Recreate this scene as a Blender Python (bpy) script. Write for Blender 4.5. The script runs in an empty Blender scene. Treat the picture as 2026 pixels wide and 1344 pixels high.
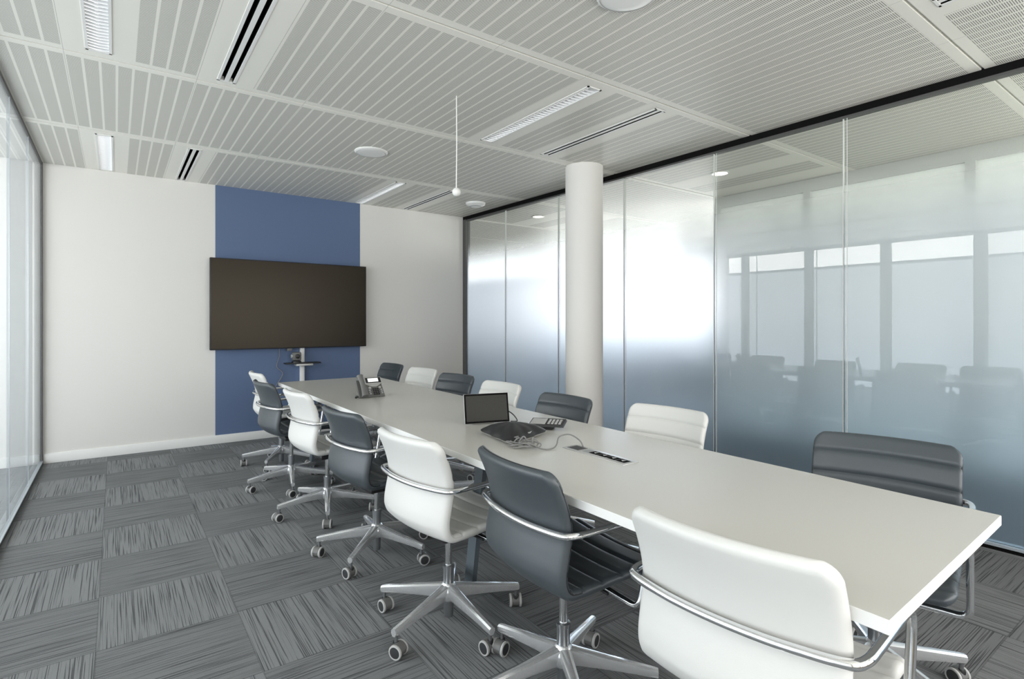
import bpy, bmesh, math, random
from mathutils import Vector, Matrix
random.seed(4)
R = math.radians
C = bpy.context.scene.collection
S = bpy.context.scene

# ------------------------------------------------------------------ camera
F, CX, CY, HC = 1083.0, 1013.0, 637.0, 1.273
YAW = math.atan2(1013 - 229, F)
cd = bpy.data.cameras.new('camera'); cam = bpy.data.objects.new('camera', cd); C.objects.link(cam)
cd.sensor_width = 36.0; cd.lens = F / 2026 * 36.0
cd.shift_x = 0.0; cd.shift_y = -(672 - CY) / 2026.0
cd.clip_start = 0.02
cam.location = (0, 0, HC); cam.rotation_euler = (R(90), 0, -YAW)
S.camera = cam

# ------------------------------------------------------------------ world, exposure, daylight
w = bpy.data.worlds.new('world'); S.world = w; w.use_nodes = True
bg = w.node_tree.nodes['Background']; bg.inputs[0].default_value = (.78, .88, 1, 1); bg.inputs[1].default_value = 1.0
S.view_settings.view_transform = 'Standard'; S.view_settings.look = 'None'
S.view_settings.exposure = 0.20; S.view_settings.gamma = 1.0
S.view_settings.use_curve_mapping = False
cy = S.cycles
cy.max_bounces = 12; cy.diffuse_bounces = 6; cy.glossy_bounces = 6; cy.transmission_bounces = 8; cy.transparent_max_bounces = 12
cy.caustics_reflective = False; cy.caustics_refractive = False
cy.use_denoising = True; cy.sample_clamp_indirect = 6.0; cy.blur_glossy = 0.5

def area(name, loc, rot, sx, sy, power, col=(1, 1, 1)):
    d = bpy.data.lights.new(name, 'AREA'); d.shape = 'RECTANGLE'; d.size = sx; d.size_y = sy
    d.energy = power; d.color = col
    o = bpy.data.objects.new(name, d); C.objects.link(o); o.location = loc; o.rotation_euler = rot
    return o
# daylight in the openings of the facade left of the room (seven window bays)
FX = -2.95
BAYS = [(-1.45 + 1.27 * i, -1.45 + 1.27 * i + 1.09) for i in range(7)]
for a, b in BAYS:
    q = 1.30 if a > 2.2 else .80
    area('day_or_fill_light', (FX, (a + b) / 2, 2.47), (0, R(-90), 0), .32, b - a, 12 * q, (1, .97, .93))
    area('day_or_fill_light', (FX, (a + b) / 2, 1.19), (0, R(-90), 0), 2.14, b - a, 27 * q, (.87, .94, 1))
# daylight in the glazed front behind the camera
for k in range(3):
    area('day_or_fill_light', (.35 + 1.45 * k, -1.78, 1.55), (R(90), 0, 0), 1.2, 1.9, 34, (1, .965, .92))
# daylight in the facade of the open office right of the corridor
for k in range(5):
    area('day_or_fill_light', (9.4, 4.3 + 1.6 * k, 1.80), (0, R(90), 0), 1.15, 1.5, 66, (.96, .98, 1))
for k in range(3):  # lights added behind the partition so its blinds glow, not facade windows
    area('day_or_fill_light', (7.6, -1.0 + 1.5 * k, 1.75), (0, R(90), 0), 1.6, 1.4, 85, (.96, .98, 1))
# unseen fill light added at the near corridor end to brighten the glass
area('day_or_fill_light', (4.85, -1.70, 1.5), (R(90), 0, 0), 1.1, 1.9, 70, (.95, .97, 1))

# ------------------------------------------------------------------ helpers: materials
def mat(name, col=(.5, .5, .5), rough=.5, metal=0.0, spec=.5, coat=0.0, emit=None, es=0.0):
    m = bpy.data.materials.new(name); m.use_nodes = True
    p = m.node_tree.nodes['Principled BSDF']
    p.inputs['Base Color'].default_value = (*col, 1); p.inputs['Roughness'].default_value = rough
    p.inputs['Metallic'].default_value = metal; p.inputs['Specular IOR Level'].default_value = spec
    p.inputs['Coat Weight'].default_value = coat
    if emit:
        p.inputs['Emission Color'].default_value = (*emit, 1); p.inputs['Emission Strength'].default_value = es
    return m
class NT:
    def __init__(s, m): s.t = m.node_tree; s.p = s.t.nodes.get('Principled BSDF')
    def n(s, typ, **kw):
        x = s.t.nodes.new(typ)
        for k, v in kw.items(): setattr(x, k, v)
        return x
    def l(s, a, b): s.t.links.new(a, b)
    def math(s, op, a, b=None, c=None, clamp=False):
        x = s.n('ShaderNodeMath', operation=op); x.use_clamp = clamp
        for i, v in enumerate((a, b, c)):
            if v is None: continue
            if isinstance(v, (int, float)): x.inputs[i].default_value = v
            else: s.l(v, x.inputs[i])
        return x.outputs[0]
    def mixc(s, f, a, b):
        x = s.n('ShaderNodeMix', data_type='RGBA')
        for i, v in ((0, f), (6, a), (7, b)):
            if isinstance(v, (int, float)): x.inputs[i].default_value = v
            elif isinstance(v, tuple): x.inputs[i].default_value = (*v, 1)
            else: s.l(v, x.inputs[i])
        return x.outputs[2]
    def smooth(s, v, a, b, lo=0., hi=1.):
        x = s.n('ShaderNodeMapRange', interpolation_type='SMOOTHSTEP')
        s.l(v, x.inputs[0]); x.inputs[1].default_value = a; x.inputs[2].default_value = b
        x.inputs[3].default_value = lo; x.inputs[4].default_value = hi
        return x.outputs[0]
    def xyz(s, coord='Object'):
        c = s.n('ShaderNodeTexCoord'); q = s.n('ShaderNodeSeparateXYZ'); s.l(c.outputs[coord], q.inputs[0])
        return q.outputs[0], q.outputs[1], q.outputs[2], c.outputs[coord]

def grain(m, scale, strength, dist=.002, stretch=(1, 1, 1)):
    t = NT(m); c = t.n('ShaderNodeTexCoord'); mp = t.n('ShaderNodeMapping'); mp.inputs[3].default_value = stretch
    n = t.n('ShaderNodeTexNoise'); n.inputs['Scale'].default_value = scale; n.inputs['Detail'].default_value = 3
    b = t.n('ShaderNodeBump'); b.inputs['Strength'].default_value = strength; b.inputs['Distance'].default_value = dist
    t.l(c.outputs['Object'], mp.inputs[0]); t.l(mp.outputs[0], n.inputs[0]); t.l(n.outputs[0], b.inputs['Height']); t.l(b.outputs[0], t.p.inputs['Normal'])
    return m

PITCH = 2.44 / 32
TL = [-1.82, -.44, .945, 2.325, 3.70, 5.125, 6.50]     # joint lines of the metal ceiling
M = {}
M['wall'] = grain(mat('wall_paint', (.73, .715, .685), .85, spec=.2), 220, .08)
M['blue'] = grain(mat('blue_paint', (.115, .163, .275), .7, spec=.25), 220, .08)
M['white'] = mat('white_lacquer', (.80, .80, .78), .45)
M['trim'] = mat('white_trim', (.74, .74, .72), .5)
M['black'] = mat('black_profile', (.006, .006, .006), .7, spec=.05)
M['darkframe'] = mat('dark_frame', (.07, .07, .068), .5)
M['alu'] = mat('aluminium_strip', (.55, .60, .64), .35, .6)
M['chrome'] = mat('chrome', (.88, .89, .90), .10, 1.0)
M['polished'] = mat('polished_aluminium', (.87, .88, .89), .20, .75)
M['steel'] = mat('grey_steel', (.33, .34, .35), .32, .9)
M['whiteleather'] = grain(mat('white_leather', (.66, .66, .635), .42, spec=.4), 420, .12, .001)
M['blackleather'] = grain(mat('black_leather', (.050, .061, .069), .42, spec=.6), 420, .15, .001)
M['piping'] = mat('piping', (.006, .006, .007), .5)
M['whitepiping'] = mat('white_piping', (.60, .60, .575), .5)
M['plastic'] = mat('black_plastic', (.012, .012, .013), .45)
M['greywheel'] = mat('grey_tread', (.44, .44, .43), .55)
M['hub'] = mat('dark_hub', (.03, .031, .033), .5)
M['greyplastic'] = mat('grey_plastic', (.13, .13, .125), .5)
M['silver'] = mat('silver_plastic', (.48, .48, .47), .4, .3)
M['frame_silver'] = mat('outlet_silver', (.55, .55, .54), .3, .5)
M['joint'] = mat('glass_joint', (.60, .62, .60), .4)
M['screenwhite'] = mat('lit_display', (.6, .62, .6), .3, emit=(.85, .88, .86), es=.7)
M['red'] = mat('red_lamp', (.55, .10, .09), .4)
M['cable'] = mat('grey_cable', (.20, .20, .195), .5)
M['blackcable'] = mat('black_cable', (.03, .03, .03), .5)
M['bluesteel'] = mat('powder_coated_steel', (.075, .095, .11), .45)
M['tabletop'] = grain(mat('table_laminate', (.565, .555, .515), .26, spec=.5), 500, .03, .0005)
M['tableedge'] = mat('table_edge', (.80, .80, .78), .4)
M['louver'] = mat('louver', (.88, .89, .90), .25, .2)
M['tube'] = mat('lamp_tube', (.8, .8, .8), .4, emit=(1, .99, .95), es=.35)
M['downlight'] = mat('downlight_glow', (.8, .8, .8), .4, emit=(1, .80, .72), es=5.0)
M['officewall'] = mat('office_wall', (.55, .56, .53), .8)
M['wood'] = mat('warm_panel', (.42, .34, .25), .6)
M['darkcab'] = mat('dark_cabinet', (.05, .06, .075), .6)

def ceiling_mat():
    m = mat('perforated_ceiling', (.84, .825, .76), .5, spec=.3); t = NT(m)
    x, y, z, _ = t.xyz()
    sx = t.math('DIVIDE', t.math('SUBTRACT', x, .082 + 20 * -PITCH), PITCH)
    fx = t.math('ABSOLUTE', t.math('SUBTRACT', t.math('FRACT', sx), .5))      # 0 mid of strip, .5 at gap
    inx = t.math('LESS_THAN', fx, .415)
    fy = t.math('ABSOLUTE', t.math('SUBTRACT', t.math('FRACT', t.math('DIVIDE', y, .0086)), .5))
    iny = t.math('LESS_THAN', fy, .20)
    hole = t.math('MULTIPLY', inx, iny)
    for l in TL:                                                            # plain borders beside every joint line
        hole = t.math('MULTIPLY', hole, t.math('GREATER_THAN', t.math('ABSOLUTE', t.math('SUBTRACT', y, l)), .058))
    # plain modules that carry lamps and slot diffusers, in every second row
    row = None
    for a, b in ((TL[1], TL[2]), (TL[3], TL[4]), (TL[5], TL[6])):
        q = t.math('MULTIPLY', t.math('GREATER_THAN', y, a), t.math('LESS_THAN', y, b))
        row = q if row is None else t.math('ADD', row, q)
    mod = t.math('MULTIPLY', t.math('FRACT', t.math('DIVIDE', t.math('ADD', x, .223 + 2.44 * 4), 2.44)), 2.44)
    plain = t.math('ADD', t.math('LESS_THAN', mod, 4 * PITCH),
                   t.math('MULTIPLY', t.math('GREATER_THAN', mod, 8 * PITCH - .01), t.math('LESS_THAN', mod, 12 * PITCH - .01)))
    hole = t.math('MULTIPLY', hole, t.math('SUBTRACT', 1.0, t.math('MULTIPLY', plain, row)))
    # fine joint between neighbouring panels every eight strips
    jx = t.math('ABSOLUTE', t.math('SUBTRACT', t.math('FRACT', t.math('DIVIDE', sx, 8.0)), .5))
    joint = t.math('GREATER_THAN', jx, .4982)
    c = t.mixc(hole, (.84, .825, .76), (.20, .20, .18))
    c = t.mixc(joint, c, (.5, .5, .47))
    t.l(c, t.p.inputs['Base Color'])
    return m
M['ceiling'] = ceiling_mat()

def carpet_mat():
    m = mat('carpet_tiles', (.15, .15, .15), .95, spec=.1); t = NT(m)
    x, y, z, _ = t.xyz()
    u = t.math('DIVIDE', t.math('ADD', x, .062), .497); v = t.math('DIVIDE', t.math('SUBTRACT', y, 2.65), .508)
    cu = t.math('FLOOR', u); cv = t.math('FLOOR', v)
    par = t.math('MODULO', t.math('ABSOLUTE', t.math('ADD', cu, cv)), 2.0)      # 0: ribs run along y
    def ribs(a, b, seed):
        cmb = t.n('ShaderNodeCombineXYZ')
        t.l(t.math('MULTIPLY', a, 230.0), cmb.inputs[0]); t.l(t.math('MULTIPLY', b, 2.2), cmb.inputs[1])
        t.l(t.math('ADD', t.math('MULTIPLY', t.math('ADD', t.math('MULTIPLY', cu, 3.7), t.math('MULTIPLY', cv, 9.1)), 1.0), seed), cmb.inputs[2])
        n = t.n('ShaderNodeTexNoise'); n.inputs['Scale'].default_value = 1.0; n.inputs['Detail'].default_value = 1.5
        n.inputs['Roughness'].default_value = .6
        t.l(cmb.outputs[0], n.inputs[0]); return n.outputs[0]
    r = t.n('ShaderNodeMix', data_type='FLOAT')
    t.l(par, r.inputs[0]); t.l(ribs(x, y, 0.0), r.inputs[2]); t.l(ribs(y, x, 5.0), r.inputs[3])
    rib = t.smooth(r.outputs[0], .37, .48)
    tc = t.n('ShaderNodeTexCoord'); nf = t.n('ShaderNodeTexNoise'); nf.inputs['Scale'].default_value = 420; nf.inputs['Detail'].default_value = 2
    t.l(tc.outputs['Object'], nf.inputs[0])
    base = t.mixc(rib, (.096, .100, .103), (.220, .228, .232))
    tone = t.math('ADD', 1.0, t.math('MULTIPLY', par, -.14))
    fu = t.math('ABSOLUTE', t.math('SUBTRACT', t.math('FRACT', u), .5)); fv = t.math('ABSOLUTE', t.math('SUBTRACT', t.math('FRACT', v), .5))
    seam = t.math('ADD', 1.0, t.math('MULTIPLY', t.math('GREATER_THAN', t.math('MAXIMUM', fu, fv), .495), -.25))
    k = t.math('MULTIPLY', t.math('MULTIPLY', tone, seam), t.math('ADD', .72, t.math('MULTIPLY', nf.outputs[0], .56)))
    vm = t.n('ShaderNodeVectorMath', operation='SCALE'); t.l(base, vm.inputs[0]); t.l(k, vm.inputs[3])
    t.l(vm.outputs[0], t.p.inputs['Base Color'])
    b = t.n('ShaderNodeBump'); b.inputs['Strength'].default_value = .5; b.inputs['Distance'].default_value = .003
    t.l(t.math('ADD', rib, t.math('MULTIPLY', nf.outputs[0], .5)), b.inputs['Height']); t.l(b.outputs[0], t.p.inputs['Normal'])
    return m
M['carpet'] = carpet_mat()

def glass_mat(name, frost_from, frost_to, rough, tint=(.93, .96, .97), milk=.0, ior=1.5, clear=(.90, .93, .90)):
    """clear glass whose film grows from clear (above frost_to) to satin (below frost_from)"""
    m = bpy.data.materials.new(name); m.use_nodes = True; t = NT(m); nt = m.node_tree
    nt.nodes.remove(t.p); out = nt.nodes['Material Output']
    x, y, z, _ = t.xyz()
    frost = t.smooth(z, frost_from, frost_to, 1.0, 0.0)
    tr = t.n('ShaderNodeBsdfTransparent'); tr.inputs[0].default_value = (*clear, 1)
    rf = t.n('ShaderNodeBsdfRefraction'); rf.inputs['Color'].default_value = (*tint, 1); rf.inputs['IOR'].default_value = 1.45
    rf.inputs['Roughness'].default_value = rough
    tl = t.n('ShaderNodeBsdfTranslucent'); tl.inputs[0].default_value = (.86, .91, .96, 1)
    m0 = t.n('ShaderNodeMixShader'); t.l(t.smooth(z, .25, 1.55, milk * .12, milk), m0.inputs[0]); t.l(t.mixc(t.smooth(z, .3, 1.6), (.80, .90, 1.0), tint), rf.inputs['Color']); t.l(rf.outputs[0], m0.inputs[1]); t.l(tl.outputs[0], m0.inputs[2])  # less milk and bluer tint lower down: dark floor beyond painted into the film
    m1 = t.n('ShaderNodeMixShader'); t.l(frost, m1.inputs[0]); t.l(tr.outputs[0], m1.inputs[1]); t.l(m0.outputs[0], m1.inputs[2])
    gl = t.n('ShaderNodeBsdfGlossy'); gl.inputs['Roughness'].default_value = 0.0; gl.inputs[0].default_value = (.96, .98, 1, 1)
    fr = t.n('ShaderNodeFresnel'); fr.inputs[0].default_value = ior
    geo = t.n('ShaderNodeNewGeometry')
    f = t.math('MULTIPLY', fr.outputs[0], t.math('SUBTRACT', 1.0, geo.outputs['Backfacing']))
    m2 = t.n('ShaderNodeMixShader'); t.l(f, m2.inputs[0]); t.l(m1.outputs[0], m2.inputs[1]); t.l(gl.outputs[0], m2.inputs[2])
    t.l(m2.outputs[0], out.inputs[0])
    return m
M['glass_right'] = glass_mat('satin_gradient_glass', 1.72, 2.36, .36, ior=1.5, milk=.50, tint=(.96, .965, .975), clear=(.95, .955, .93))

def left_glass():
    m = bpy.data.materials.new('left_partition_glass'); m.use_nodes = True; t = NT(m); nt = m.node_tree
    nt.nodes.remove(t.p); out = nt.nodes['Material Output']
    tr = t.n('ShaderNodeBsdfTransparent'); tr.inputs[0].default_value = (.97, .97, .965, 1)
    tl = t.n('ShaderNodeBsdfTranslucent'); tl.inputs[0].default_value = (.88, .92, .94, 1)
    m1 = t.n('ShaderNodeMixShader'); m1.inputs[0].default_value = .12; t.l(tr.outputs[0], m1.inputs[1]); t.l(tl.outputs[0], m1.inputs[2])
    gl = t.n('ShaderNodeBsdfGlossy'); gl.inputs['Roughness'].default_value = 0.0; gl.inputs[0].default_value = (.93, .96, .98, 1)
    fr = t.n('ShaderNodeFresnel'); fr.inputs[0].default_value = 2.0
    geo = t.n('ShaderNodeNewGeometry')
    f = t.math('MULTIPLY', fr.outputs[0], t.math('SUBTRACT', 1.0, geo.outputs['Backfacing']))
    m2 = t.n('ShaderNodeMixShader'); t.l(f, m2.inputs[0]); t.l(m1.outputs[0], m2.inputs[1]); t.l(gl.outputs[0], m2.inputs[2])
    t.l(m2.outputs[0], out.inputs[0])
    return m
M['glass_left'] = left_glass()

def blind_mat():
    m = bpy.data.materials.new('office_blind'); m.use_nodes = True; t = NT(m); nt = m.node_tree
    nt.nodes.remove(t.p); out = nt.nodes['Material Output']
    a = t.n('ShaderNodeBsdfDiffuse'); a.inputs[0].default_value = (.66, .66, .62, 1)
    b = t.n('ShaderNodeBsdfTranslucent'); b.inputs[0].default_value = (.66, .68, .66, 1)
    x = t.n('ShaderNodeMixShader'); x.inputs[0].default_value = .5
    t.l(a.outputs[0], x.inputs[1]); t.l(b.outputs[0], x.inputs[2]); t.l(x.outputs[0], out.inputs[0])
    return m
M['blind'] = blind_mat()

# ------------------------------------------------------------------ helpers: meshes
class MB:
    """collects shapes into ONE mesh object"""
    def __init__(s): s.bm = bmesh.new(); s.mats = []
    def mi(s, m):
        if m not in s.mats: s.mats.append(m)
        return s.mats.index(m)
    def _merge(s, tmp, m, mx, smooth):
        i = s.mi(m)
        for f in tmp.faces: f.material_index = i; f.smooth = smooth
        if mx is not None: bmesh.ops.transform(tmp, matrix=mx, verts=tmp.verts)
        me = bpy.data.meshes.new('tmp'); tmp.to_mesh(me); tmp.free(); s.bm.from_mesh(me); bpy.data.meshes.remove(me)
    def box(s, x0, x1, y0, y1, z0, z1, m, bev=0.0, mx=None, seg=2):
        t = bmesh.new(); bmesh.ops.create_cube(t, size=1)
        for v in t.verts:
            v.co = Vector(((x0 + x1) / 2 + v.co.x * (x1 - x0), (y0 + y1) / 2 + v.co.y * (y1 - y0), (z0 + z1) / 2 + v.co.z * (z1 - z0)))
        if bev > 0: bmesh.ops.bevel(t, geom=t.edges[:], offset=bev, segments=seg, affect='EDGES', profile=.5)
        s._merge(t, m, mx, False); return s
    def lathe(s, prof, m, seg=24, mx=None, smooth=True):
        t = bmesh.new(); rings = []
        for r, z in prof:
            if r < 1e-6: rings.append([t.verts.new((0, 0, z))])
            else: rings.append([t.verts.new((r * math.cos(2 * math.pi * k / seg), r * math.sin(2 * math.pi * k / seg), z)) for k in range(seg)])
        for a, b in zip(rings, rings[1:]):
            if len(a) == 1 and len(b) == 1: continue
            for k in range(seg):
                k2 = (k + 1) % seg
                if len(a) == 1: t.faces.new((a[0], b[k2], b[k]))
                elif len(b) == 1: t.faces.new((a[k], a[k2], b[0]))
                else: t.faces.new((a[k], a[k2], b[k2], b[k]))
        bmesh.ops.recalc_face_normals(t, faces=t.faces)
        s._merge(t, m, mx, smooth); return s
    def tube(s, pts, r, m, seg=10, closed=False, mx=None):
        pts = [Vector(p) for p in pts]; n = len(pts); t = bmesh.new(); rings = []
        up = Vector((0, 0, 1)); prev = None
        for i, p in enumerate(pts):
            d = ((pts[(i + 1) % n] - pts[i - 1]) if closed else (pts[min(i + 1, n - 1)] - pts[max(i - 1, 0)])).normalized()
            if prev is None:
                a = d.cross(up)
                if a.length < .05: a = d.cross(Vector((1, 0, 0)))
            else: a = prev - d * prev.dot(d)
            a.normalize(); prev = a; b = d.cross(a)
            rr = r(i / (n - 1)) if callable(r) else r
            rings.append([t.verts.new(p + (a * math.cos(2 * math.pi * k / seg) + b * math.sin(2 * math.pi * k / seg)) * rr) for k in range(seg)])
        pr = list(zip(rings, rings[1:])) + ([(rings[-1], rings[0])] if closed else [])
        for A, B in pr:
            for k in range(seg): t.faces.new((A[k], A[(k + 1) % seg], B[(k + 1) % seg], B[k]))
        if not closed: t.faces.new(rings[0][::-1]); t.faces.new(rings[-1])
        bmesh.ops.recalc_face_normals(t, faces=t.faces)
        s._merge(t, m, mx, True); return s
    def loft(s, rings, m, cap=True, smooth=True, mx=None, closed=True):
        t = bmesh.new(); vr = [[t.verts.new(p) for p in rg] for rg in rings]; n = len(vr[0])
        for A, B in zip(vr, vr[1:]):
            for k in range(n if closed else n - 1): t.faces.new((A[k], A[(k + 1) % n], B[(k + 1) % n], B[k]))
        if cap: t.faces.new(vr[0][::-1]); t.faces.new(vr[-1])
        bmesh.ops.remove_doubles(t, verts=t.verts, dist=1e-6)
        bmesh.ops.recalc_face_normals(t, faces=t.faces)
        s._merge(t, m, mx, smooth); return s
    def prism(s, poly, z0, z1, m, bev=0.0, mx=None, smooth=False):
        t = bmesh.new(); a = [t.verts.new((x, y, z0)) for x, y in poly]; b = [t.verts.new((x, y, z1)) for x, y in poly]
        n = len(poly)
        for k in range(n): t.faces.new((a[k], a[(k + 1) % n], b[(k + 1) % n], b[k]))
        t.faces.new(a[::-1]); t.faces.new(b); bmesh.ops.recalc_face_normals(t, faces=t.faces)
        if bev: bmesh.ops.bevel(t, geom=t.edges[:], offset=bev, segments=2, affect='EDGES')
        s._merge(t, m, mx, smooth); return s
    def build(s, name, parent=None, label=None, kind=None):
        me = bpy.data.meshes.new(name); s.bm.to_mesh(me); s.bm.free()
        for m in s.mats: me.materials.append(m)
        me.set_sharp_from_angle(angle=R(38))
        o = bpy.data.objects.new(name, me); C.objects.link(o)
        if parent: o.parent = parent
        if label: o['label'] = label
        if kind: o['kind'] = kind
        return o
def thing(name, label, cat, loc=(0, 0, 0), rz=0.0, group=None):
    o = bpy.data.objects.new(name, None); C.objects.link(o); o.empty_display_size = .1
    o.location = loc; o.rotation_euler = (0, 0, rz); o['label'] = label; o['category'] = cat
    if group: o['group'] = group
    return o
def tag(o, label, cat, group=None):
    o['label'] = label; o['category'] = cat
    if group: o['group'] = group
    return o
def struct(name, mb): return mb.build(name, kind='structure')
def arc(cx, cy_, r, a0, a1, n): return [(cx + r * math.cos(R(a0 + (a1 - a0) * i / n)), cy_ + r * math.sin(R(a0 + (a1 - a0) * i / n))) for i in range(n + 1)]
def smoothpath(pts, n=6, closed=False):
    """catmull-rom through points"""
    P = [Vector(p) for p in pts]; out = []; m = len(P)
    g = (lambda i: P[i % m]) if closed else (lambda i: P[max(0, min(m - 1, i))])
    for i in range(m if closed else m - 1):
        a, b, c, d = g(i - 1), g(i), g(i + 1), g(i + 2)
        for k in range(n):
            t = k / n
            out.append(.5 * ((2 * b) + (c - a) * t + (2 * a - 5 * b + 4 * c - d) * t * t + (3 * b - a - 3 * c + d) * t ** 3))
    if not closed: out.append(P[-1])
    return out

# ------------------------------------------------------------------ the setting
XL, YF, HT = -.535, 6.44, 2.70
YN = -1.75
A = Vector((3.845, 6.44)); B = Vector((3.985, .78)); GD = (B - A).normalized()       # the right glass wall runs from A towards and past B
GROT = math.atan2(GD.y, GD.x)
GLEN = (YN - A.y) / GD.y
def gw(s_, off=0.0):   # a point on the right glass wall, s_ metres from its far end, off metres towards the corridor
    nrm = Vector((-GD.y, GD.x))
    if nrm.x < 0: nrm = -nrm
    p = A + GD * s_ + nrm * off
    return p
struct('floor', MB().box(-3.3, 14, YN - .3, 16, -.12, 0, M['carpet']))
# far wall with painted panel
struct('wall_far', MB().box(-.75, 3.86, YF, YF + .14, 0, HT + .02, M['wall']))
b = MB().box(.841, 2.391, YF - .003, YF + .02, .088, HT, M['blue']); struct('wall_far_blue', b)
struct('baseboard_far', MB().box(XL + .01, 3.83, YF - .012, YF + .01, 0, .088, M['trim'], .002))

# metal ceiling: rows of panels with real gaps at the joint lines and real openings for lamps and slots
cb = MB()
XC0, XC1 = -3.2, 14
def rowseg(y0, y1, holes):
    xs = XC0
    for a, b_ in sorted(holes):
        if a > xs: cb.box(xs, a, y0, y1, HT, HT + .025, M['ceiling'])
        xs = b_
    cb.box(xs, XC1, y0, y1, HT, HT + .025, M['ceiling'])
LIGHT_X = [-.072 + 2.44 * k for k in range(2)]
SLOT_X = [.531 + 2.44 * k for k in range(2)]
FIX_ROWS = [(TL[1], TL[2]), (TL[3], TL[4]), (TL[5], YF + .01)]
G = .007
for i in range(6):
    y0, y1 = TL[i] + G, TL[i + 1] - G
    if i in (1, 3, 5):
        h = [(x - .05, x + .05) for x in LIGHT_X] + [(x - .034, x - .012) for x in SLOT_X] + [(x + .012, x + .034) for x in SLOT_X]
        ya, yb = y0 + .075, min(y1, YF) - (.075 if i < 5 else .03)
        rowseg(y0, ya, []); rowseg(ya, yb, h); rowseg(yb, y1, [])
    else: rowseg(y0, y1, [])
y = TL[6] + G
while y < 16: rowseg(y, y + 1.38 - 2 * G, []); y += 1.38
struct('ceiling', cb)
tb = MB()
for i, l in enumerate(TL + [TL[6] + 1.38 * k for k in range(1, 7)]):
    tb.box(XC0, XC1, l - .02, l + .02, HT + .014, HT + .03, M['trim'])
struct('trim_1', tb)
struct('ceiling_slab', MB().box(-3.3, 14.1, YN - .4, 16.1, HT + .22, HT + .34, M['darkcab']))

# right glass wall
mxg = Matrix.Translation((A.x, A.y, 0)) @ Matrix.Rotation(GROT, 4, 'Z')   # local x along the wall, local +y side = corridor or room
sgn = 1 if (Matrix.Rotation(GROT, 2) @ Vector((0, 1))).x > 0 else -1       # +1: local +y looks to the corridor
def gbox(mb, s0, s1, d0, d1, z0, z1, m, bev=0): mb.box(s0, s1, min(sgn * d0, sgn * d1), max(sgn * d0, sgn * d1), z0, z1, m, bev, mx=mxg)
t_ = MB(); gbox(t_, -.02, GLEN, -.01, .06, 2.655, HT + .005, M['black']); struct('trim_2', t_)
t_ = MB(); gbox(t_, -.02, GLEN, -.004, .05, 2.640, 2.656, M['darkframe']); struct('trim_3', t_)
t_ = MB(); gbox(t_, -.02, GLEN, -.008, .06, 0, .022, M['black']); gbox(t_, -.02, GLEN, -.014, .06, .022, .036, M['alu']); struct('trim_4', t_)
t_ = MB(); gbox(t_, -.01, .07, -.012, .06, 0, 2.66, M['darkframe']); struct('trim_5', t_)
JY = [5.50, 4.535, 3.605, 2.65, 1.68, .71, -.26, -1.23]
JS = [(A.y - y) / -GD.y for y in JY]
edges = [.07] + JS + [GLEN]
for i in range(len(edges) - 1):
    g_ = MB(); gbox(g_, edges[i] + .004, edges[i + 1] - .004, .012, .024, .036, 2.645, M['glass_right']); struct('window_%d' % (i + 1), g_)
for i, s_ in enumerate(JS):
    g_ = MB()
    gbox(g_, s_ - .0022, s_ + .0022, .009, .026, .036, 2.645, M['joint'])
    gbox(g_, s_ + .022, s_ + .026, .009, .012, .036, 2.645, M['joint'])
    struct('trim_%d' % (10 + i), g_)

# left glass wall
NL = 9
le = [YN + (YF - .03 - YN) * k / NL for k in range(NL + 1)]
for i in range(NL):
    struct('window_%d' % (20 + i), MB().box(XL - .014, XL - .002, le[i] + .003, le[i + 1] - .003, .03, 2.675, M['glass_left']))
struct('trim_20', MB().box(XL - .05, XL + .004, YN, YF, 2.675, HT + .005, M['darkframe']))
struct('trim_21', MB().box(XL - .05, XL + .006, YN, YF, 0, .022, M['darkframe']).box(XL - .05, XL + .010, YN, YF, .022, .030, M['alu']))
struct('trim_22', MB().box(XL - .05, XL + .006, YF - .03, YF, 0, HT, M['darkframe']))
for i in range(1, NL):
    struct('trim_%d' % (30 + i), MB().box(XL - .016, XL + .0, le[i] - .003, le[i] + .003, .03, 2.675, M['alu']))
# outer facade beyond the left glass wall
fb = MB().box(-3.2, FX - .02, YN - .3, YF + .3, 0, .10, M['wall']).box(-3.2, FX - .02, YN - .3, YF + .3, 2.63, HT, M['wall'])
ys = [YN - .3] + [v for ab in BAYS for v in ab] + [YF + .9]
for k in range(0, len(ys), 2): fb.box(-3.2, FX - .02, ys[k], ys[k + 1], .10, 2.63, M['wall'])
struct('wall_left', fb)
struct('wall_left_end', MB().box(-3.2, -.6, YF + .0, YF + .14, 0, HT, M['wall']))
struct('wall_near_left', MB().box(-3.2, -.6, YN - .14, YN, 0, HT, M['wall']))
# wall behind the camera: white with three glazed openings
nb = MB().box(-.6, 4.3, YN - .14, YN, 0, .55, M['wood']).box(-.6, 4.3, YN - .14, YN, 2.55, HT, M['wall'])
for a, b_ in ((-.6, -.27), (.97, 1.18), (2.42, 2.63), (3.87, 4.3)): nb.box(a, b_, YN - .14, YN, .55, 2.55, M['wood'])
struct('wall_near', nb)

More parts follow.
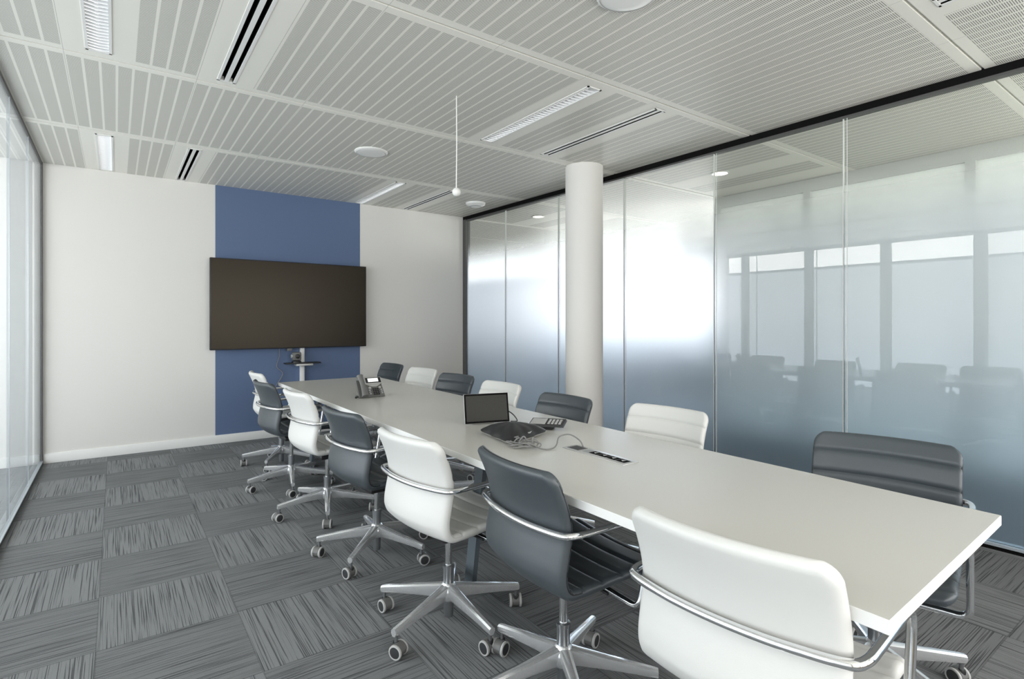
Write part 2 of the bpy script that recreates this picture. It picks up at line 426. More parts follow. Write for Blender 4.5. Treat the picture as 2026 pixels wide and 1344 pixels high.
# corridor and open office beyond the right glass wall
pb = MB()
PX = 5.66
pb.box(PX - .03, PX + .03, YN, 3.76, 2.58, HT, M['officewall']); pb.box(PX - .03, PX + .03, YN, 3.76, 0, .05, M['darkcab'])
for y in (3.73, 2.72, 1.42, .12, -1.1): pb.box(PX - .035, PX + .035, y - .035, y + .035, 0, 2.6, M['officewall'])
struct('trim_50', pb)
for k, (a, b_) in enumerate(((2.755, 3.695), (1.455, 2.685), (.155, 1.385), (-1.065, .085))):
    struct('window_%d' % (40 + k), MB().box(PX - .006, PX + .006, a, b_, .05, 2.58, M['blind']))
struct('wall_corridor_end', MB().box(3.9, 14, 15.6, 15.75, 0, HT, M['officewall']))
struct('wall_corridor_near', MB().box(4.1, 14, YN - .14, YN, 0, HT, M['officewall']))
ob = MB().box(9.45, 9.6, YN, 15.6, 0, 1.0, M['darkcab']).box(9.45, 9.6, YN, 15.6, 2.55, HT, M['officewall'])
struct('wall_right', ob)

# round column
tag(MB().lathe([(.172, 0), (.172, HT)], M['wall'], 64, mx=Matrix.Translation((3.50, 3.70, 0))).build('column'),
    'round white column in front of the right glass wall', 'column')

# ------------------------------------------------------------------ ceiling fittings
def ceiling_light(x, y0, y1, label):
    t = thing('ceiling_light', label, 'ceiling light', (x, (y0 + y1) / 2, HT), 0, 'recessed louvre lights'); L = (y1 - y0) / 2
    f = MB()
    f.box(-.056, -.044, -L, L, -.004, .03, M['white']); f.box(.044, .056, -L, L, -.004, .03, M['white'])
    f.box(-.056, .056, -L, -L + .012, -.004, .03, M['white']); f.box(-.056, .056, L - .012, L, -.004, .03, M['white'])
    f.build('frame', t)
    MB().box(-.044, .044, -L + .012, L - .012, .03, .036, M['louver']).build('reflector', t)
    MB().tube([(0, -L + .05, .024), (0, L - .05, .024)], .007, M['tube'], 12).build('lamp_tube', t)
    lv = MB(); n = 34
    for k in range(n):
        y = -L + .02 + (2 * L - .04) * k / (n - 1)
        lv.loft([[(-.044, y - .004, .012), (-.044, y + .004, .012), (-.044, y + .001, .0), (-.044, y - .001, .0)],
                 [(0, y + .006, .012), (0, y + .014, .012), (0, y + .011, .0), (0, y + .009, .0)],
                 [(.044, y - .004, .012), (.044, y + .004, .012), (.044, y + .001, .0), (.044, y - .001, .0)]], M['louver'], smooth=False)
    lv.build('louvre', t)
def slot_diffuser(x, y0, y1, label):
    t = thing('slot_diffuser', label, 'air vent', (x, (y0 + y1) / 2, HT), 0, 'two-slot ceiling air vents'); L = (y1 - y0) / 2
    d_ = MB().box(-.036, .036, -L, L, .04, .05, M['black'])
    for x_ in (-.0335, -.0125, .0125, .0335): d_.box(x_ - .0008, x_ + .0008, -L, L, .0002, .04, M['black'])
    d_.build('duct', t)
    MB().box(-.0118, .0118, -L, L, -.002, .0004, M['white']).build('divider', t)
    MB().box(-.05, -.0345, -L - .01, L + .01, -.003, 0, M['white']).box(.0345, .05, -L - .01, L + .01, -.003, 0, M['white'])\
        .box(-.05, .05, -L - .012, -L, -.003, 0, M['white']).box(-.05, .05, L, L + .012, -.003, 0, M['white']).build('frame', t)
ROWN = {1: 'nearest us', 3: 'in the middle row', 5: 'against the far wall'}
for i in (1, 3, 5):
    ya, yb = TL[i] + G + .075, min(TL[i + 1] - G, YF) - (.075 if i < 5 else .03)
    for k, x in enumerate(LIGHT_X):
        if i == 1 and k == 0: continue
        side = ('left', 'right')[k]
        if i == 1: continue
        ceiling_light(x, ya, yb, 'white louvred ceiling light %s, by the left glass wall' % ROWN[i] if k == 0 else
                      'white louvred ceiling light %s, right half' % ROWN[i])
    for k, x in enumerate(SLOT_X):
        if i == 1 and k == 0: continue
        slot_diffuser(x, ya, yb, 'ceiling air vent with two black slots %s, %s half' % (ROWN[i], ('left', 'right')[k]))
def disc(name, x, y, r, label, cat, drop=.018):
    t = thing(name, label, cat, (x, y, HT))
    MB().lathe([(0, -drop), (r * .55, -drop), (r * .93, -drop * .75), (r, -drop * .35), (r, .0), (0, 0)], M['white'], 48).build('cover', t)
    MB().lathe([(r * .90, -drop * .86), (r * .93, -drop * .83), (r * .945, -drop * .72), (r * .92, -drop * .72)], M['trim'], 48).build('rim', t)
    return t
disc('ceiling_speaker', 1.735, 4.41, .135, 'round white ceiling disc in front of the screen, whole in view', 'ceiling speaker')
disc('ceiling_speaker', 1.80, 1.63, .135, 'round white ceiling disc cut off by the top edge of the photo', 'ceiling speaker')
t = thing('smoke_detector', 'small round white detector on the ceiling in the far right corner', 'detector', (3.50, 5.58, HT))
MB().lathe([(0, -.05), (.055, -.05), (.085, -.038), (.115, -.02), (.12, 0), (0, 0)], M['white'], 40).build('housing', t)
MB().lathe([(.058, -.049), (.062, -.046), (.075, -.040), (.07, -.046)], M['darkframe'], 40).build('vent_ring', t)
MB().box(.02, .07, .05, .09, -.03, -.005, M['plastic'], .003).build('bracket', t)
t = thing('hanging_microphone', 'white ball microphone hanging on a thin cord from the ceiling', 'microphone', (1.743, 3.006, HT))
MB().tube([(0, 0, .0), (0.002, 0, -.3), (-.001, 0, -.58)], .0036, M['white'], 8).build('cord', t)
MB().lathe([(0, -.634)] + [(.027 * math.sin(R(a)), -.607 - .027 * math.cos(R(a))) for a in range(15, 166, 15)] + [(.008, -.58), (0, -.578)], M['white'], 24).build('ball', t)

# ------------------------------------------------------------------ screen on the far wall
t = thing('wall_screen', 'large black flat screen mounted on the blue wall panel', 'television', (1.608, YF - .02, .98))
MB().box(-.70, .70, -.035, .0, .12, .84, M['plastic'], .006).build('mount_housing', t)
MB().box(-.828, .828, -.075, -.035, 0, .955, M['plastic'], .006).build('casing', t, 'thin black bezel')
m_ = mat('screen_glass', (.008, .006, .004), .30, spec=.26); m_.node_tree.nodes['Principled BSDF'].inputs['Specular Tint'].default_value = (1, .88, .70, 1)  # warm tint paints the room's brown reflection into the panel
M['screen'] = m_
MB().box(-.817, .817, -.0765, -.07, .012, .944, M['screen']).build('screen', t, 'dark glossy panel with a brownish sheen')
MB().box(-.07, -.02, -.06, -.03, -.03, .0, M['greyplastic'], .002).build('sensor', t)
t = thing('cable_channel', 'white vertical cable channel on the blue wall below the screen', 'cable channel', (1.708, YF - .02, 0))
MB().box(-.022, .022, -.03, .017, .088, 1.0, M['white'], .003).build('trunking', t)
t = thing('camera_shelf', 'small dark shelf bracket below the screen holding a conference camera', 'shelf', (1.69, YF - .06, .815))
MB().box(-.19, .19, -.11, .0, -.008, .006, M['plastic'], .004).build('shelf_board', t)
MB().box(-.08, .10, -.115, -.02, -.03, -.008, M['silver'], .003).build('tray', t, 'pale front lip')
t = thing('conference_camera', 'small grey and black conference camera standing on the shelf under the screen', 'camera', (1.625, YF - .12, .822))
MB().lathe([(0, 0), (.05, 0), (.05, .015), (.03, .022), (0, .022)], M['plastic'], 24).build('foot', t)
MB().box(-.045, .045, -.035, .04, .022, .115, M['greyplastic'], .012).build('body', t)
MB().lathe([(0, 0), (.022, 0), (.024, .02), (.014, .026), (0, .026)], M['plastic'], 20, mx=Matrix.Translation((0, -.03, .07)) @ Matrix.Rotation(R(90), 4, 'X')).build('lens', t)
MB().lathe([(0, 0), (.02, 0), (.02, .012), (0, .012)], M['silver'], 16, mx=Matrix.Translation((-.045, 0, .07)) @ Matrix.Rotation(R(-90), 4, 'Y')).build('pivot', t)
tag(MB().tube(smoothpath([(1.46, 6.40, 1.02), (1.465, 6.41, .90), (1.44, 6.42, .78), (1.50, 6.41, .70), (1.44, 6.42, .58), (1.38, 6.42, .50)], 8), .004, M['cable'], 8).build('loose_cable'),
    'thin grey cable hanging down the blue wall from the screen', 'cable')

# ------------------------------------------------------------------ table
TA = math.atan2(.055, 4.72)
mxt = Matrix.Translation((1.546, .408, 0)) @ Matrix.Rotation(-TA, 4, 'Z')
table = thing('conference_table', 'long white rectangular conference table with flat dark steel legs', 'table', (1.546, .408, 0), -TA)
TW, TLn = .4375, 4.73
imt = mxt.inverted(); quad = [tuple((imt @ Vector((*p, 0)))[:2]) for p in ((1.117, .395), (1.974, .430), (2.050, 5.14), (1.155, 5.10))]
cq = Vector((sum(p[0] for p in quad) / 4, sum(p[1] for p in quad) / 4))
tp = MB().prism(quad, .7125, .7400, M['tableedge'], .0012)
tp.prism([(p[0] - .0015 * (1 if p[0] > cq.x else -1), p[1] - .0015 * (1 if p[1] > cq.y else -1)) for p in quad], .735, .7404, M['tabletop'])
tp.build('tabletop', table)
def bar(mb, p0, p1, wx, wy, m):
    p0, p1 = Vector(p0), Vector(p1)
    mb.loft([[(p.x - wx, p.y - wy, p.z), (p.x + wx, p.y - wy, p.z), (p.x + wx, p.y + wy, p.z), (p.x - wx, p.y + wy, p.z)] for p in (p0, p1)], m, smooth=False)
for yy in (.47, 1.80, 4.50):
    for sx in (-1, 1):
        l_ = MB(); bar(l_, (sx * .215, yy, 0), (sx * .135, yy, .70), .012, .034, M['bluesteel']); l_.build('leg', table)
    MB().box(-.37, .37, yy - .03, yy + .03, .685, .7125, M['bluesteel']).build('crossbar', table)
MB().box(-.05, .05, .4, 4.4, .66, .69, M['bluesteel']).build('cable_tray', table)

# ------------------------------------------------------------------ office chairs
OUT = [(-.222, .825), (-.205, .788), (-.188, .750), (-.172, .705), (-.162, .660), (-.163, .620), (-.172, .575), (-.180, .530), (-.179, .490), (-.165, .455), (-.137, .433),
       (-.09, .428), (-.03, .431), (.05, .437), (.12, .443), (.18, .446), (.225, .442), (.255, .428)]
path = smoothpath([(x, 0, z) for x, z in OUT], 8)
# arc lengths
cum = [0]
for a, b_ in zip(path, path[1:]): cum.append(cum[-1] + (b_ - a).length)
LT = cum[-1]
def at(s_):
    s_ = max(0, min(LT, s_))
    for i in range(len(cum) - 1):
        if cum[i + 1] >= s_:
            f = (s_ - cum[i]) / max(1e-9, cum[i + 1] - cum[i]); p = path[i].lerp(path[i + 1], f)
            j0, j1 = max(0, i - 2), min(len(path) - 1, i + 3)
            d = (path[j1] - path[j0]).normalized(); return p, d
    return path[-1], (path[-1] - path[-2]).normalized()
SB = min(range(len(path)), key=lambda i: (path[i] - Vector((-.150, 0, .442))).length); S_BEND = cum[SB]
TH = .034; HWID = .232; RC = .045
SEAMS = [.075 + .078 * k for k in range(10)]
def shell(s0, s1, close0, close1, m, pm):
    mb = MB(); t = bmesh.new()
    ss = [s0 + (s1 - s0) * k / 64 for k in range(65)]
    if close0: ss += [s0 + d for d in (.0004, .0015, .003, .005)]
    if close1: ss += [s1 - d for d in (.0004, .0015, .003, .005)]
    for q in SEAMS:
        if s0 < q < s1: ss += [q - .006, q - .003, q, q + .003, q + .006]
    ss = sorted(set(ss))
    us = [math.sin(R(-90 + 180 * k / 30)) for k in range(31)]
    grids = []
    for side in (0, 1):                       # 0: outer, 1: padded inner
        g = []
        for s_ in ss:
            p, d = at(s_); n = Vector((-d.z, 0, d.x))    # candidates for inner normal
            if n.x < 0 and abs(n.x) > .3: n = -n
            if n.z < 0 and abs(n.z) > .7: n = -n
            e0, e1 = s_, LT - s_
            hw = HWID
            for e in (e0, e1):
                if e < RC: hw = min(hw, HWID - RC + math.sqrt(max(0, RC * RC - (RC - e) ** 2)))
            ce = 1.0
            for e in (e0, e1):
                if e < .017: ce = min(ce, math.sqrt(max(0, 1 - ((.017 - e) / .017) ** 2)))
            backness = max(0., min(1., (S_BEND - s_) / .12 + .4))
            row = []
            for u in us:
                yv = hw * u; dist = hw * (1 - abs(u))
                cu = math.sqrt(max(0, 1 - ((.017 - dist) / .017) ** 2)) if dist < .017 else 1.0
                h = TH / 2 * min(ce, cu)
                if side == 1:
                    for q in SEAMS:
                        if abs(s_ - q) < .012: h -= .0065 * (1 - abs(s_ - q) / .012) ** 1.3 * cu * ce
                bow = -.042 * (1 - (yv / HWID) ** 2) * backness           # middle of the back lies further back
                mid = p + n * (TH / 2)
                dish = .012 * (yv / HWID) ** 2 * (1 - backness)
                row.append(t.verts.new((mid.x + bow + (n.x * h if side else -n.x * h), yv, mid.z + dish + (n.z * h if side else -n.z * h))))
            g.append(row)
        grids.append(g)
    for gi, g in enumerate(grids):
        for a, b_ in zip(g, g[1:]):
            for k in range(len(us) - 1):
                t.faces.new((a[k], a[k + 1], b_[k + 1], b_[k]))
    bmesh.ops.remove_doubles(t, verts=t.verts, dist=2e-5)
    bmesh.ops.recalc_face_normals(t, faces=t.faces)
    mb._merge(t, m, None, True)
    return mb

def rim_path(s0, s1):
    pts = []
    for sg in (-1,):
        pass
    return pts

CAST_R = .305
def build_caster_meshes():
    hood = MB()
    hood.lathe([(0, .078), (.007, .078), (.007, .052), (0, .052)], M['steel'], 12)
    hood.lathe([(0, .056), (.011, .056), (.013, .050), (.013, .040), (0, .040)], M['plastic'], 14)
    mo = Matrix.Translation((.012, 0, .028))
    ring = [(0, -.016), (.024, -.016), (.024, .016), (0, .016)]
    hood.lathe(ring, M['greyplastic'], 20, mx=mo @ Matrix.Rotation(R(90), 4, 'X'))
    hood.loft([[(.012 + .0285 * math.cos(R(a)), yv, .028 + .0285 * math.sin(R(a))) for a in range(10, 171, 16)] +
               [(.012 + .024 * math.cos(R(a)), yv, .028 + .024 * math.sin(R(a))) for a in range(170, 9, -16)] for yv in (-.0158, .0158)], M['greyplastic'], smooth=False)
    wh = []
    for sg in (-1, 1):
        q = MB(); mw = Matrix.Translation((.012, sg * .0212, .028)) @ Matrix.Rotation(R(90) * -sg, 4, 'X')
        q.lathe([(.018, -.005), (.0265, -.005), (.028, -.003), (.028, .003), (.0265, .005), (.0218, .0055), (.0208, .003)], M['greywheel'], 28, mx=mw)
        q.lathe([(0, -.0052), (.025, -.0052), (.0212, -.004), (.0212, .0045), (.014, .0058), (0, .005)], M['hub'], 24, mx=mw)
        wh.append(q)
    return hood, wh
hood_mb, wheel_mbs = build_caster_meshes()
hood_o = hood_mb.build('caster'); wheel_os = [q.build('wheel') for q in wheel_mbs]
hood_me = hood_o.data; wheel_me = [o.data for o in wheel_os]
for o in [hood_o] + wheel_os: bpy.data.objects.remove(o)

def make_chair(kind):
    m, pm = (M['whiteleather'], M['whitepiping']) if kind == 'white' else (M['blackleather'], M['piping'])
    t = thing('office_chair', 'x', 'chair')
    shell(0, S_BEND, True, False, m, pm).build('backrest', t)
    shell(S_BEND, LT, False, True, m, pm).build('seat', t)
    # piping round the inner rim of the back
    pts = []
    HW = HWID - .004
    def P(s_, yv):
        p, d = at(s_); n = Vector((-d.z, 0, d.x))
        if n.x < 0 and abs(n.x) > .3: n = -n
        if n.z < 0 and abs(n.z) > .7: n = -n
        bk = max(0., min(1., (S_BEND - s_) / .12 + .4)); mid = p + n * (TH / 2 + .004)
        return (mid.x - .042 * (1 - (yv / HWID) ** 2) * bk, yv, mid.z + .012 * (yv / HWID) ** 2 * (1 - bk))
    for s_ in [S_BEND + .05 - (S_BEND + .05 - RC) * k / 20 for k in range(21)]: pts.append(P(s_, -HW))
    for a in (20, 40, 60, 80): pts.append(P(.004 + (RC - .004) * (1 - math.sin(R(a))), -(HW - RC + RC * math.cos(R(a)))))
    for k in range(1, 12): pts.append(P(.004, -(HW - RC) + 2 * (HW - RC) * k / 12))
    for a in (80, 60, 40, 20): pts.append(P(.004 + (RC - .004) * (1 - math.sin(R(a))), HW - RC + RC * math.cos(R(a))))
    for s_ in [RC + (S_BEND + .05 - RC) * k / 20 for k in range(21)]: pts.append(P(s_, HW))
    MB().tube(pts, .0042, pm, 6).build('piping', t)
    # chrome arm loop
    za = .648
    half = [(-.222, 0), (-.216, -.10), (-.200, -.18), (-.187, -.222)]
    cpl = [Vector((x, y_, za)) for x, y_ in half]
    bend = [Vector((-.172, -.246, za)), Vector((-.140, -.256, za)), Vector((-.09, -.257, za)), Vector((.02, -.257, za + .002)), Vector((.10, -.257, za + .003)),
            Vector((.130, -.257, za)), Vector((.148, -.257, za - .018)), Vector((.150, -.257, za - .05)), Vector((.135, -.257, za - .14)), Vector((.115, -.257, .41)),
            Vector((.108, -.252, .385)), Vector((.105, -.232, .372)), Vector((.104, -.18, .371)), Vector((.103, -.06, .371))]
    sidep = cpl + bend
    full = [Vector((p.x, -p.y, p.z)) for p in reversed(sidep)] + sidep[1:]
    MB().tube(smoothpath(full, 5), .0105, M['chrome'], 12).build('armrest_loop', t)
    MB().box(-.07, .13, -.075, .075, .372, .405, M['plastic'], .01).box(-.05, .09, -.11, .11, .404, .434, M['plastic'], .004)\
        .tube([(.06, -.07, .385), (.07, -.15, .38)], .006, M['plastic']).build('seat_mechanism', t)
    MB().lathe([(0, .235), (.0145, .235), (.0145, .375), (0, .375)], M['chrome'], 20)\
        .lathe([(0, .02), (.019, .02), (.021, .05), (.021, .10), (.0225, .15), (.0225, .225), (.025, .226), (.025, .238), (.0145, .240)], M['steel'], 24).build('gas_column', t)
    st = MB(); st.lathe([(.0226, .088), (.032, .092), (.042, .11), (.040, .135), (.030, .158), (.0228, .165)], M['polished'], 30)
    for k in range(5):
        a = R(72 * k); mx = Matrix.Rotation(a, 4, 'Z'); rg = []
        for r_, zt, zb, hw in ((.022, .160, .098, .022), (.06, .153, .098, .020), (.14, .139, .094, .017), (.24, .122, .087, .015), (.30, .112, .081, .014), (.318, .108, .080, .013)):
            rg.append([(r_, -hw * .55, zb), (r_, hw * .55, zb), (r_, hw, zb + (zt - zb) * .45), (r_, hw * .92, zt - .006), (r_, hw * .45, zt), (r_, -hw * .45, zt), (r_, -hw * .92, zt - .006), (r_, -hw, zb + (zt - zb) * .45)])
        st.loft(rg, M['polished'], smooth=False, mx=mx)
    star = st.build('star_base', t)
    return t
protos = {'white': make_chair('white'), 'black': make_chair('black')}
used = {'white': False, 'black': False}
def add_casters(t, phase, swivels):
    for k in range(5):
        a = R(phase + 72 * k)
        c = bpy.data.objects.new('caster', hood_me); C.objects.link(c); c.parent = t
        c.location = (CAST_R * math.cos(a), CAST_R * math.sin(a), 0); c.rotation_euler = (0, 0, R(swivels[k]))
        for me in wheel_me:
            w_ = bpy.data.objects.new('wheel', me); C.objects.link(w_); w_.parent = c
GRP = {'L': 'office chairs along the left side of the table', 'R': 'office chairs along the right side of the table'}
def place(side, kind, x, y, head, phase, lift, label, sw=None):
    src = protos[kind]
    if not used[kind]: t = src; used[kind] = True
    else:
        t = src.copy(); C.objects.link(t)
        for ch in [c for c in src.children if not c.name.startswith('caster')]:
            c = ch.copy(); C.objects.link(c); c.parent = t
    t.location = (x, y, 0); t.rotation_euler = (0, 0, R(head)); t['label'] = label; t['group'] = GRP[side]
    for c in t.children:
        if not c.name.startswith(('star_base', 'gas_column', 'caster')): c.location.z = lift
    star = [c for c in t.children if c.name.startswith('star_base')][0]
    star.rotation_euler = (0, 0, R(phase - head))
    rnd = random.Random(int(x * 1000 + y * 77))
    sw = sw or [rnd.uniform(0, 360) for _ in range(5)]
    add_casters(t, phase - head, [s - head for s in sw])
    return t
CH = [
    ('L', 'white', 1.240, .700, 5.4, 50, 0, 'white chair at the near left end of the table, the largest chair in view', None),
    ('L', 'black', 1.250, 1.425, -4.5, 27, 0, 'black chair at the left side, seen whole between the two nearest white chairs', [200, 200, 60, 20, 330]),
    ('L', 'white', 1.150, 2.05, 6, 56, -.010, 'white chair at the left side, second white one from the near end', [250, 280, 300, 100, 60]),
    ('L', 'black', 1.165, 2.88, 5, 8, -.020, 'black chair at the left side, second black one from the near end', None),
    ('L', 'white', 1.150, 3.70, 4, 37, -.006, 'white chair at the left side, third white one from the near end', None),
    ('L', 'black', 1.105, 4.45, 4, 42, -.008, 'black chair at the left side nearest the blue wall panel', None),
    ('L', 'white', 1.205, 5.20, 0, 19, 0, 'white chair at the far left table corner, mostly hidden behind a black chair', None),
    ('R', 'black', 2.150, .805, 193, 37, 0, 'black chair at the near right end of the table, padded seams facing us', None),
    ('R', 'white', 2.090, 1.79, 184, 12, 0, 'white chair at the right side, nearest white one, right of the column', None),
    ('R', 'black', 2.030, 2.52, 181, 30, -.012, 'black chair at the right side in front of the round column', None),
    ('R', 'white', 2.060, 3.25, 181, 52, 0, 'white chair at the right side, partly hidden by the tablet screen', None),
    ('R', 'black', 2.115, 3.96, 187, 22, 0, 'black chair at the right side, directly left of the tablet screen', None),
    ('R', 'white', 2.155, 4.66, 187, 62, 0, 'white chair at the right side, farthest white one, against the white wall', None),
    ('R', 'black', 2.150, 5.38, 184, 5, 0, 'black chair at the far right end of the table, right of the desk phone', None),
]
for c in CH: place(*c)

# ------------------------------------------------------------------ things on the table
TZ = .7404
# desk phone
t = thing('desk_phone', 'grey desk phone with corded handset and lit display at the far end of the table', 'phone', (1.465, 3.70, TZ), R(3))
tilt = Matrix.Rotation(R(52), 4, 'X')     # local: x right, y up the face after tilt
bp = MB()
bp.loft([[(-.095, -.005, .004), (.095, -.005, .004), (.090, .075, .118), (-.090, .075, .118)], [(-.095, .010, .0), (.095, .010, .0), (.090, .100, .108), (-.090, .100, .108)]], M['greyplastic'], smooth=False)
bp.box(-.085, .085, .0, .10, 0, .010, M['greyplastic'], .003)
bp.loft([[(-.05, .075, .10), (.05, .075, .10), (.05, .085, .10), (-.05, .085, .10)], [(-.05, .12, .0), (.05, .12, .0), (.05, .13, .0), (-.05, .13, .0)]], M['plastic'], smooth=False)
bp.build('housing', t)
fm = Matrix.Translation((0, -.0065, .004)) @ Matrix.Rotation(math.atan2(.114, .08), 4, 'X')
MB().box(-.035, .092, .098, .152, .0, .014, M['silver'], .003, mx=fm).box(-.028, .086, .105, .147, .013, .016, M['plastic'], .001, mx=fm).build('display_panel', t)
MB().box(-.012, .066, .112, .141, .0155, .0168, M['screenwhite'], mx=fm).build('display', t, 'lit pale display')
MB().prism([(-.03, .099), (.085, .099), (.06, .084), (.045, .078), (.015, .078), (.0, .084)], .002, .007, M['silver'], mx=fm).build('silver_trim', t)
kb = MB()
for r_ in range(4):
    for c_ in range(3): kb.box(.012 + c_ * .017, .024 + c_ * .017, .014 + r_ * .014, .023 + r_ * .014, .002, .0065, M['plastic'], .001, mx=fm)
kb.build('keypad', t)
for cx_ in (-.005, .070): MB().lathe([(0, .007), (.008, .007), (.010, .003), (.010, 0)], M['silver'], 18, mx=fm @ Matrix.Translation((cx_, .072, 0))).build('navigation_key', t)
for c_ in (-.018, .070):
    nb_ = MB()
    for r_ in range(3): nb_.box(c_, c_ + .014, .020 + r_ * .014, .028 + r_ * .014, .002, .006, M['silver'], .001, mx=fm)
    nb_.build('function_keys', t)
hs = MB(); rg = []
for k in range(13):
    q = k / 12; yy = -.004 + q * .165; zz = .026 + .012 * math.sin(q * math.pi); ww = .024 - .006 * math.sin(q * math.pi); th = .013 + .009 * (abs(2 * q - 1) ** 3)
    rg.append([(-.067 + ww * math.cos(R(a)), yy, zz + th * math.sin(R(a))) for a in range(0, 360, 30)])
hs.loft(rg, M['greyplastic'], mx=fm); ho = hs.build('handset', t, 'dark grey corded handset')
MB().box(-.080, -.054, .150, .161, .030, .042, M['red'], .003, mx=fm).build('message_lamp', ho)
cp = []
for k in range(120):
    q = k / 119; a = q * 24 * 2 * math.pi; ang = R(200 - 150 * q)
    bx, by = -.085 + .038 * math.cos(ang) * 1.0, -.0 + .028 * math.sin(ang)
    cp.append((bx + .004 * math.cos(a), by, .008 + .004 * math.sin(a)))
MB().tube(cp, .0018, M['plastic'], 6).build('coiled_cord', t)

# tablet-style touch screen
t = thing('touch_screen', 'small black tablet screen on a stand in the middle of the table', 'screen', (1.572, 2.39, TZ), R(-15.7))
tm = Matrix.Rotation(R(-12), 4, 'X')
MB().box(-.122, .122, -.006, .006, .004, .158, M['silver'], .003, mx=tm).build('casing', t, 'silver edge')
MB().box(-.1205, .1205, -.0072, -.004, .0055, .1565, M['black'], mx=tm).build('bezel', t)
M['tabscreen'] = mat('tablet_glass', (.022, .022, .018), .30, spec=.12)
MB().box(-.112, .112, -.0078, -.006, .015, .147, M['tabscreen'], mx=tm).build('display', t)
MB().loft([[(-.06, .031, .10), (.06, .031, .10), (.06, .040, .10), (-.06, .040, .10)], [(-.06, .085, .0), (.06, .085, .0), (.06, .095, .0), (-.06, .095, .0)]], M['plastic'], smooth=False).build('stand', t)
tag(MB().tube(smoothpath([(1.68, 2.42, TZ + .05), (1.715, 2.43, TZ + .055), (1.745, 2.40, TZ + .03), (1.735, 2.35, TZ + .004), (1.70, 2.36, TZ + .004)], 8), .003, M['blackcable'], 8).build('screen_cable'),
    'short dark cable looping at the right edge of the tablet screen', 'cable')

# three-lobed conference phone
t = thing('conference_phone', 'black three-pointed conference phone in the middle of the table', 'conference phone', (1.478, 2.035, TZ), 0)
a0 = math.degrees(math.atan2(2.20 - 2.035, 1.41 - 1.478))
N = 72
def rad(a):
    d = ((a - a0 + 60) % 120) - 60
    return .103 + .072 * math.exp(-(d / 22.0) ** 2) + .0 * d
def ring(sc, z, tip=0.0):
    out = []
    for k in range(N):
        a = a0 + 360 * k / N; d = ((a - a0 + 60) % 120) - 60; r_ = rad(a) * sc
        out.append((r_ * math.cos(R(a)), r_ * math.sin(R(a)), z + tip * math.exp(-(d / 24.0) ** 2)))
    return out
dm = MB().loft([ring(.99, .014, .004), ring(1.0, .018, .004), ring(.96, .026, .001), ring(.85, .038, -.002), ring(.68, .053, -.003), ring(.45, .063, -.002), ring(.2, .070), ring(.02, .072)], M['plastic'])
dm.build('shell', t)
MB().loft([ring(.62, .0), ring(.80, .002), ring(.985, .0125, .004), ring(.996, .0145, .004)], M['silver']).build('underside', t, 'silver grey underside')
MB().prism([(-.012, -.10), (.03, -.085), (.026, -.075), (-.014, -.09)], .033, .0365, M['silver'], mx=Matrix.Rotation(R(20), 4, 'Z')).build('badge', t)
# dial pad / controller
t = thing('dial_pad', 'small silver and black control keypad behind the conference phone', 'keypad', (1.742, 2.105, TZ), R(-52))
MB().loft([[(-.09, -.05, .018), (.09, -.05, .018), (.09, .05, .034), (-.09, .05, .034)], [(-.085, -.046, .028), (.085, -.046, .028), (.085, .046, .044), (-.085, .046, .044)]], M['plastic'], smooth=False).build('housing', t)
kt = Matrix.Translation((0, 0, .036)) @ Matrix.Rotation(math.atan2(.016, .1), 4, 'X')
MB().box(-.080, -.005, -.04, .04, -.001, .002, M['silver'], .001, mx=kt).build('display', t, 'pale display')
kk = MB()
for i in range(4):
    for j in range(3): kk.box(.006 + i * .018, .018 + i * .018, -.034 + j * .024, -.018 + j * .024, -.001, .003, M['silver'], .001, mx=kt)
kk.build('keys', t)
MB().box(-.03, .03, -.03, .04, 0, .026, M['plastic'], .004).build('foot', t)
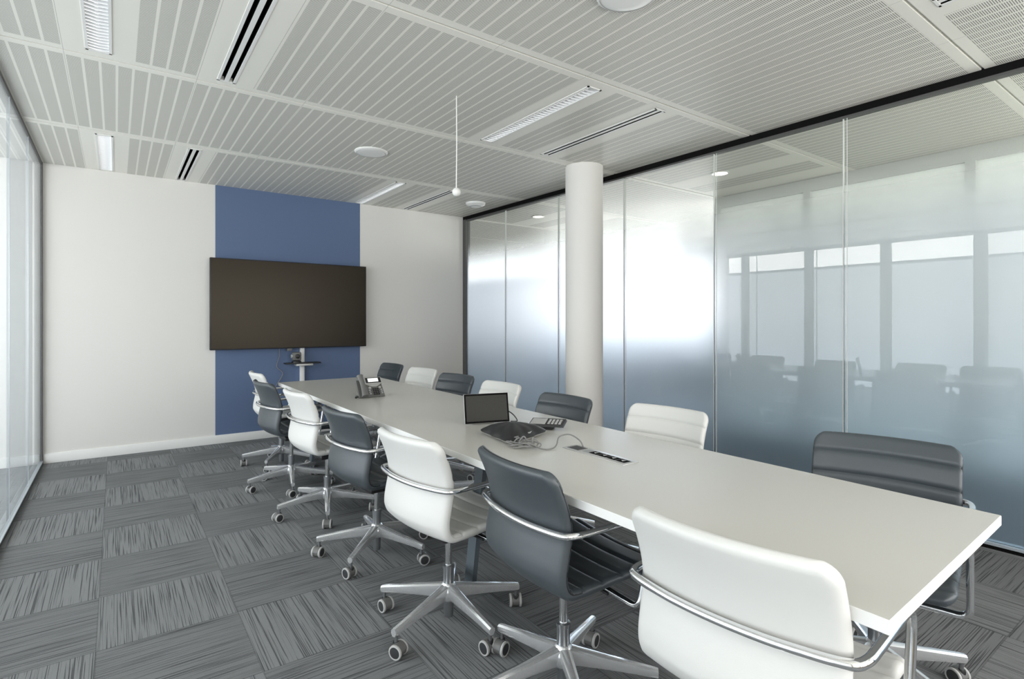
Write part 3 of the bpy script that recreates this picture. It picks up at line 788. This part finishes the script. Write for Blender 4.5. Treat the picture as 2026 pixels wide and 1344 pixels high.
# cable bundle
rn = random.Random(11); pts = []
c0 = Vector((1.372, 1.895, TZ + .012)); c1 = Vector((1.425, 1.79, TZ + .010))
for k in range(34):
    a = k * 2 * math.pi / 6.4; q = k / 33
    c_ = c0.lerp(c1, (q * 3) % 1.0)
    pts.append((c_.x + (.036 + rn.uniform(-.016, .014)) * math.cos(a), c_.y + (.030 + rn.uniform(-.012, .010)) * math.sin(a), TZ + .006 + rn.uniform(0, .022) + .014 * max(0, math.sin(a * 1.0 + 1))))
pts += [(1.43, 1.775, TZ + .006), (1.47, 1.75, TZ + .004), (1.51, 1.765, TZ + .012), (1.555, 1.80, TZ + .034), (1.60, 1.785, TZ + .042), (1.612, 1.735, TZ + .025), (1.606, 1.705, TZ + .004)]
tag(MB().tube(smoothpath(pts, 5), .0031, M['cable'], 7).build('cable_bundle'), 'tangled grey cable in front of the conference phone, leading to the outlet box', 'cable')
# flush power box
t = thing('power_outlet_box', 'long silver cable port with black sockets set flush into the tabletop', 'power outlet', (1.568, 1.575, TZ), R(-92.5 + 90 + 1))
MB().box(-.041, .041, -.176, .176, 0, .0025, M['frame_silver'], .001).build('frame', t)
MB().box(-.021, .021, -.163, .075, .0022, .0032, M['steel']).build('insert', t)
for k in range(4):
    y_ = -.135 + k * .050
    so = MB().box(-.018, .018, y_ - .022, y_ + .022, .003, .0042, M['black'], .0005)
    so.prism([(-.010, y_ - .006), (.010, y_ - .006), (0, y_ + .009)], .0042, .005, M['silver']); so.build('socket', t)
MB().box(-.028, .028, .092, .162, .0022, .0034, M['greyplastic']).box(-.022, .018, .100, .150, .0034, .0045, M['blackcable']).build('cable_flap', t)

# downlights of the corridor ceiling
for k, (x, y) in enumerate(((4.70, 3.085), (4.635, 5.80))):
    t = thing('downlight', ('round recessed downlight glowing pinkish behind the glass, right of the column', 'round recessed downlight behind the far glass panes, left of the column')[k], 'ceiling light', (x, y, HT), 0, 'corridor downlights')
    MB().lathe([(.070, 0), (.085, 0), (.087, -.004), (.070, -.006), (.068, .0)], M['white'], 28).build('rim', t)
    MB().lathe([(0, -.003), (.070, -.003), (.070, 0), (0, 0)], M['downlight'], 28).build('lens', t)
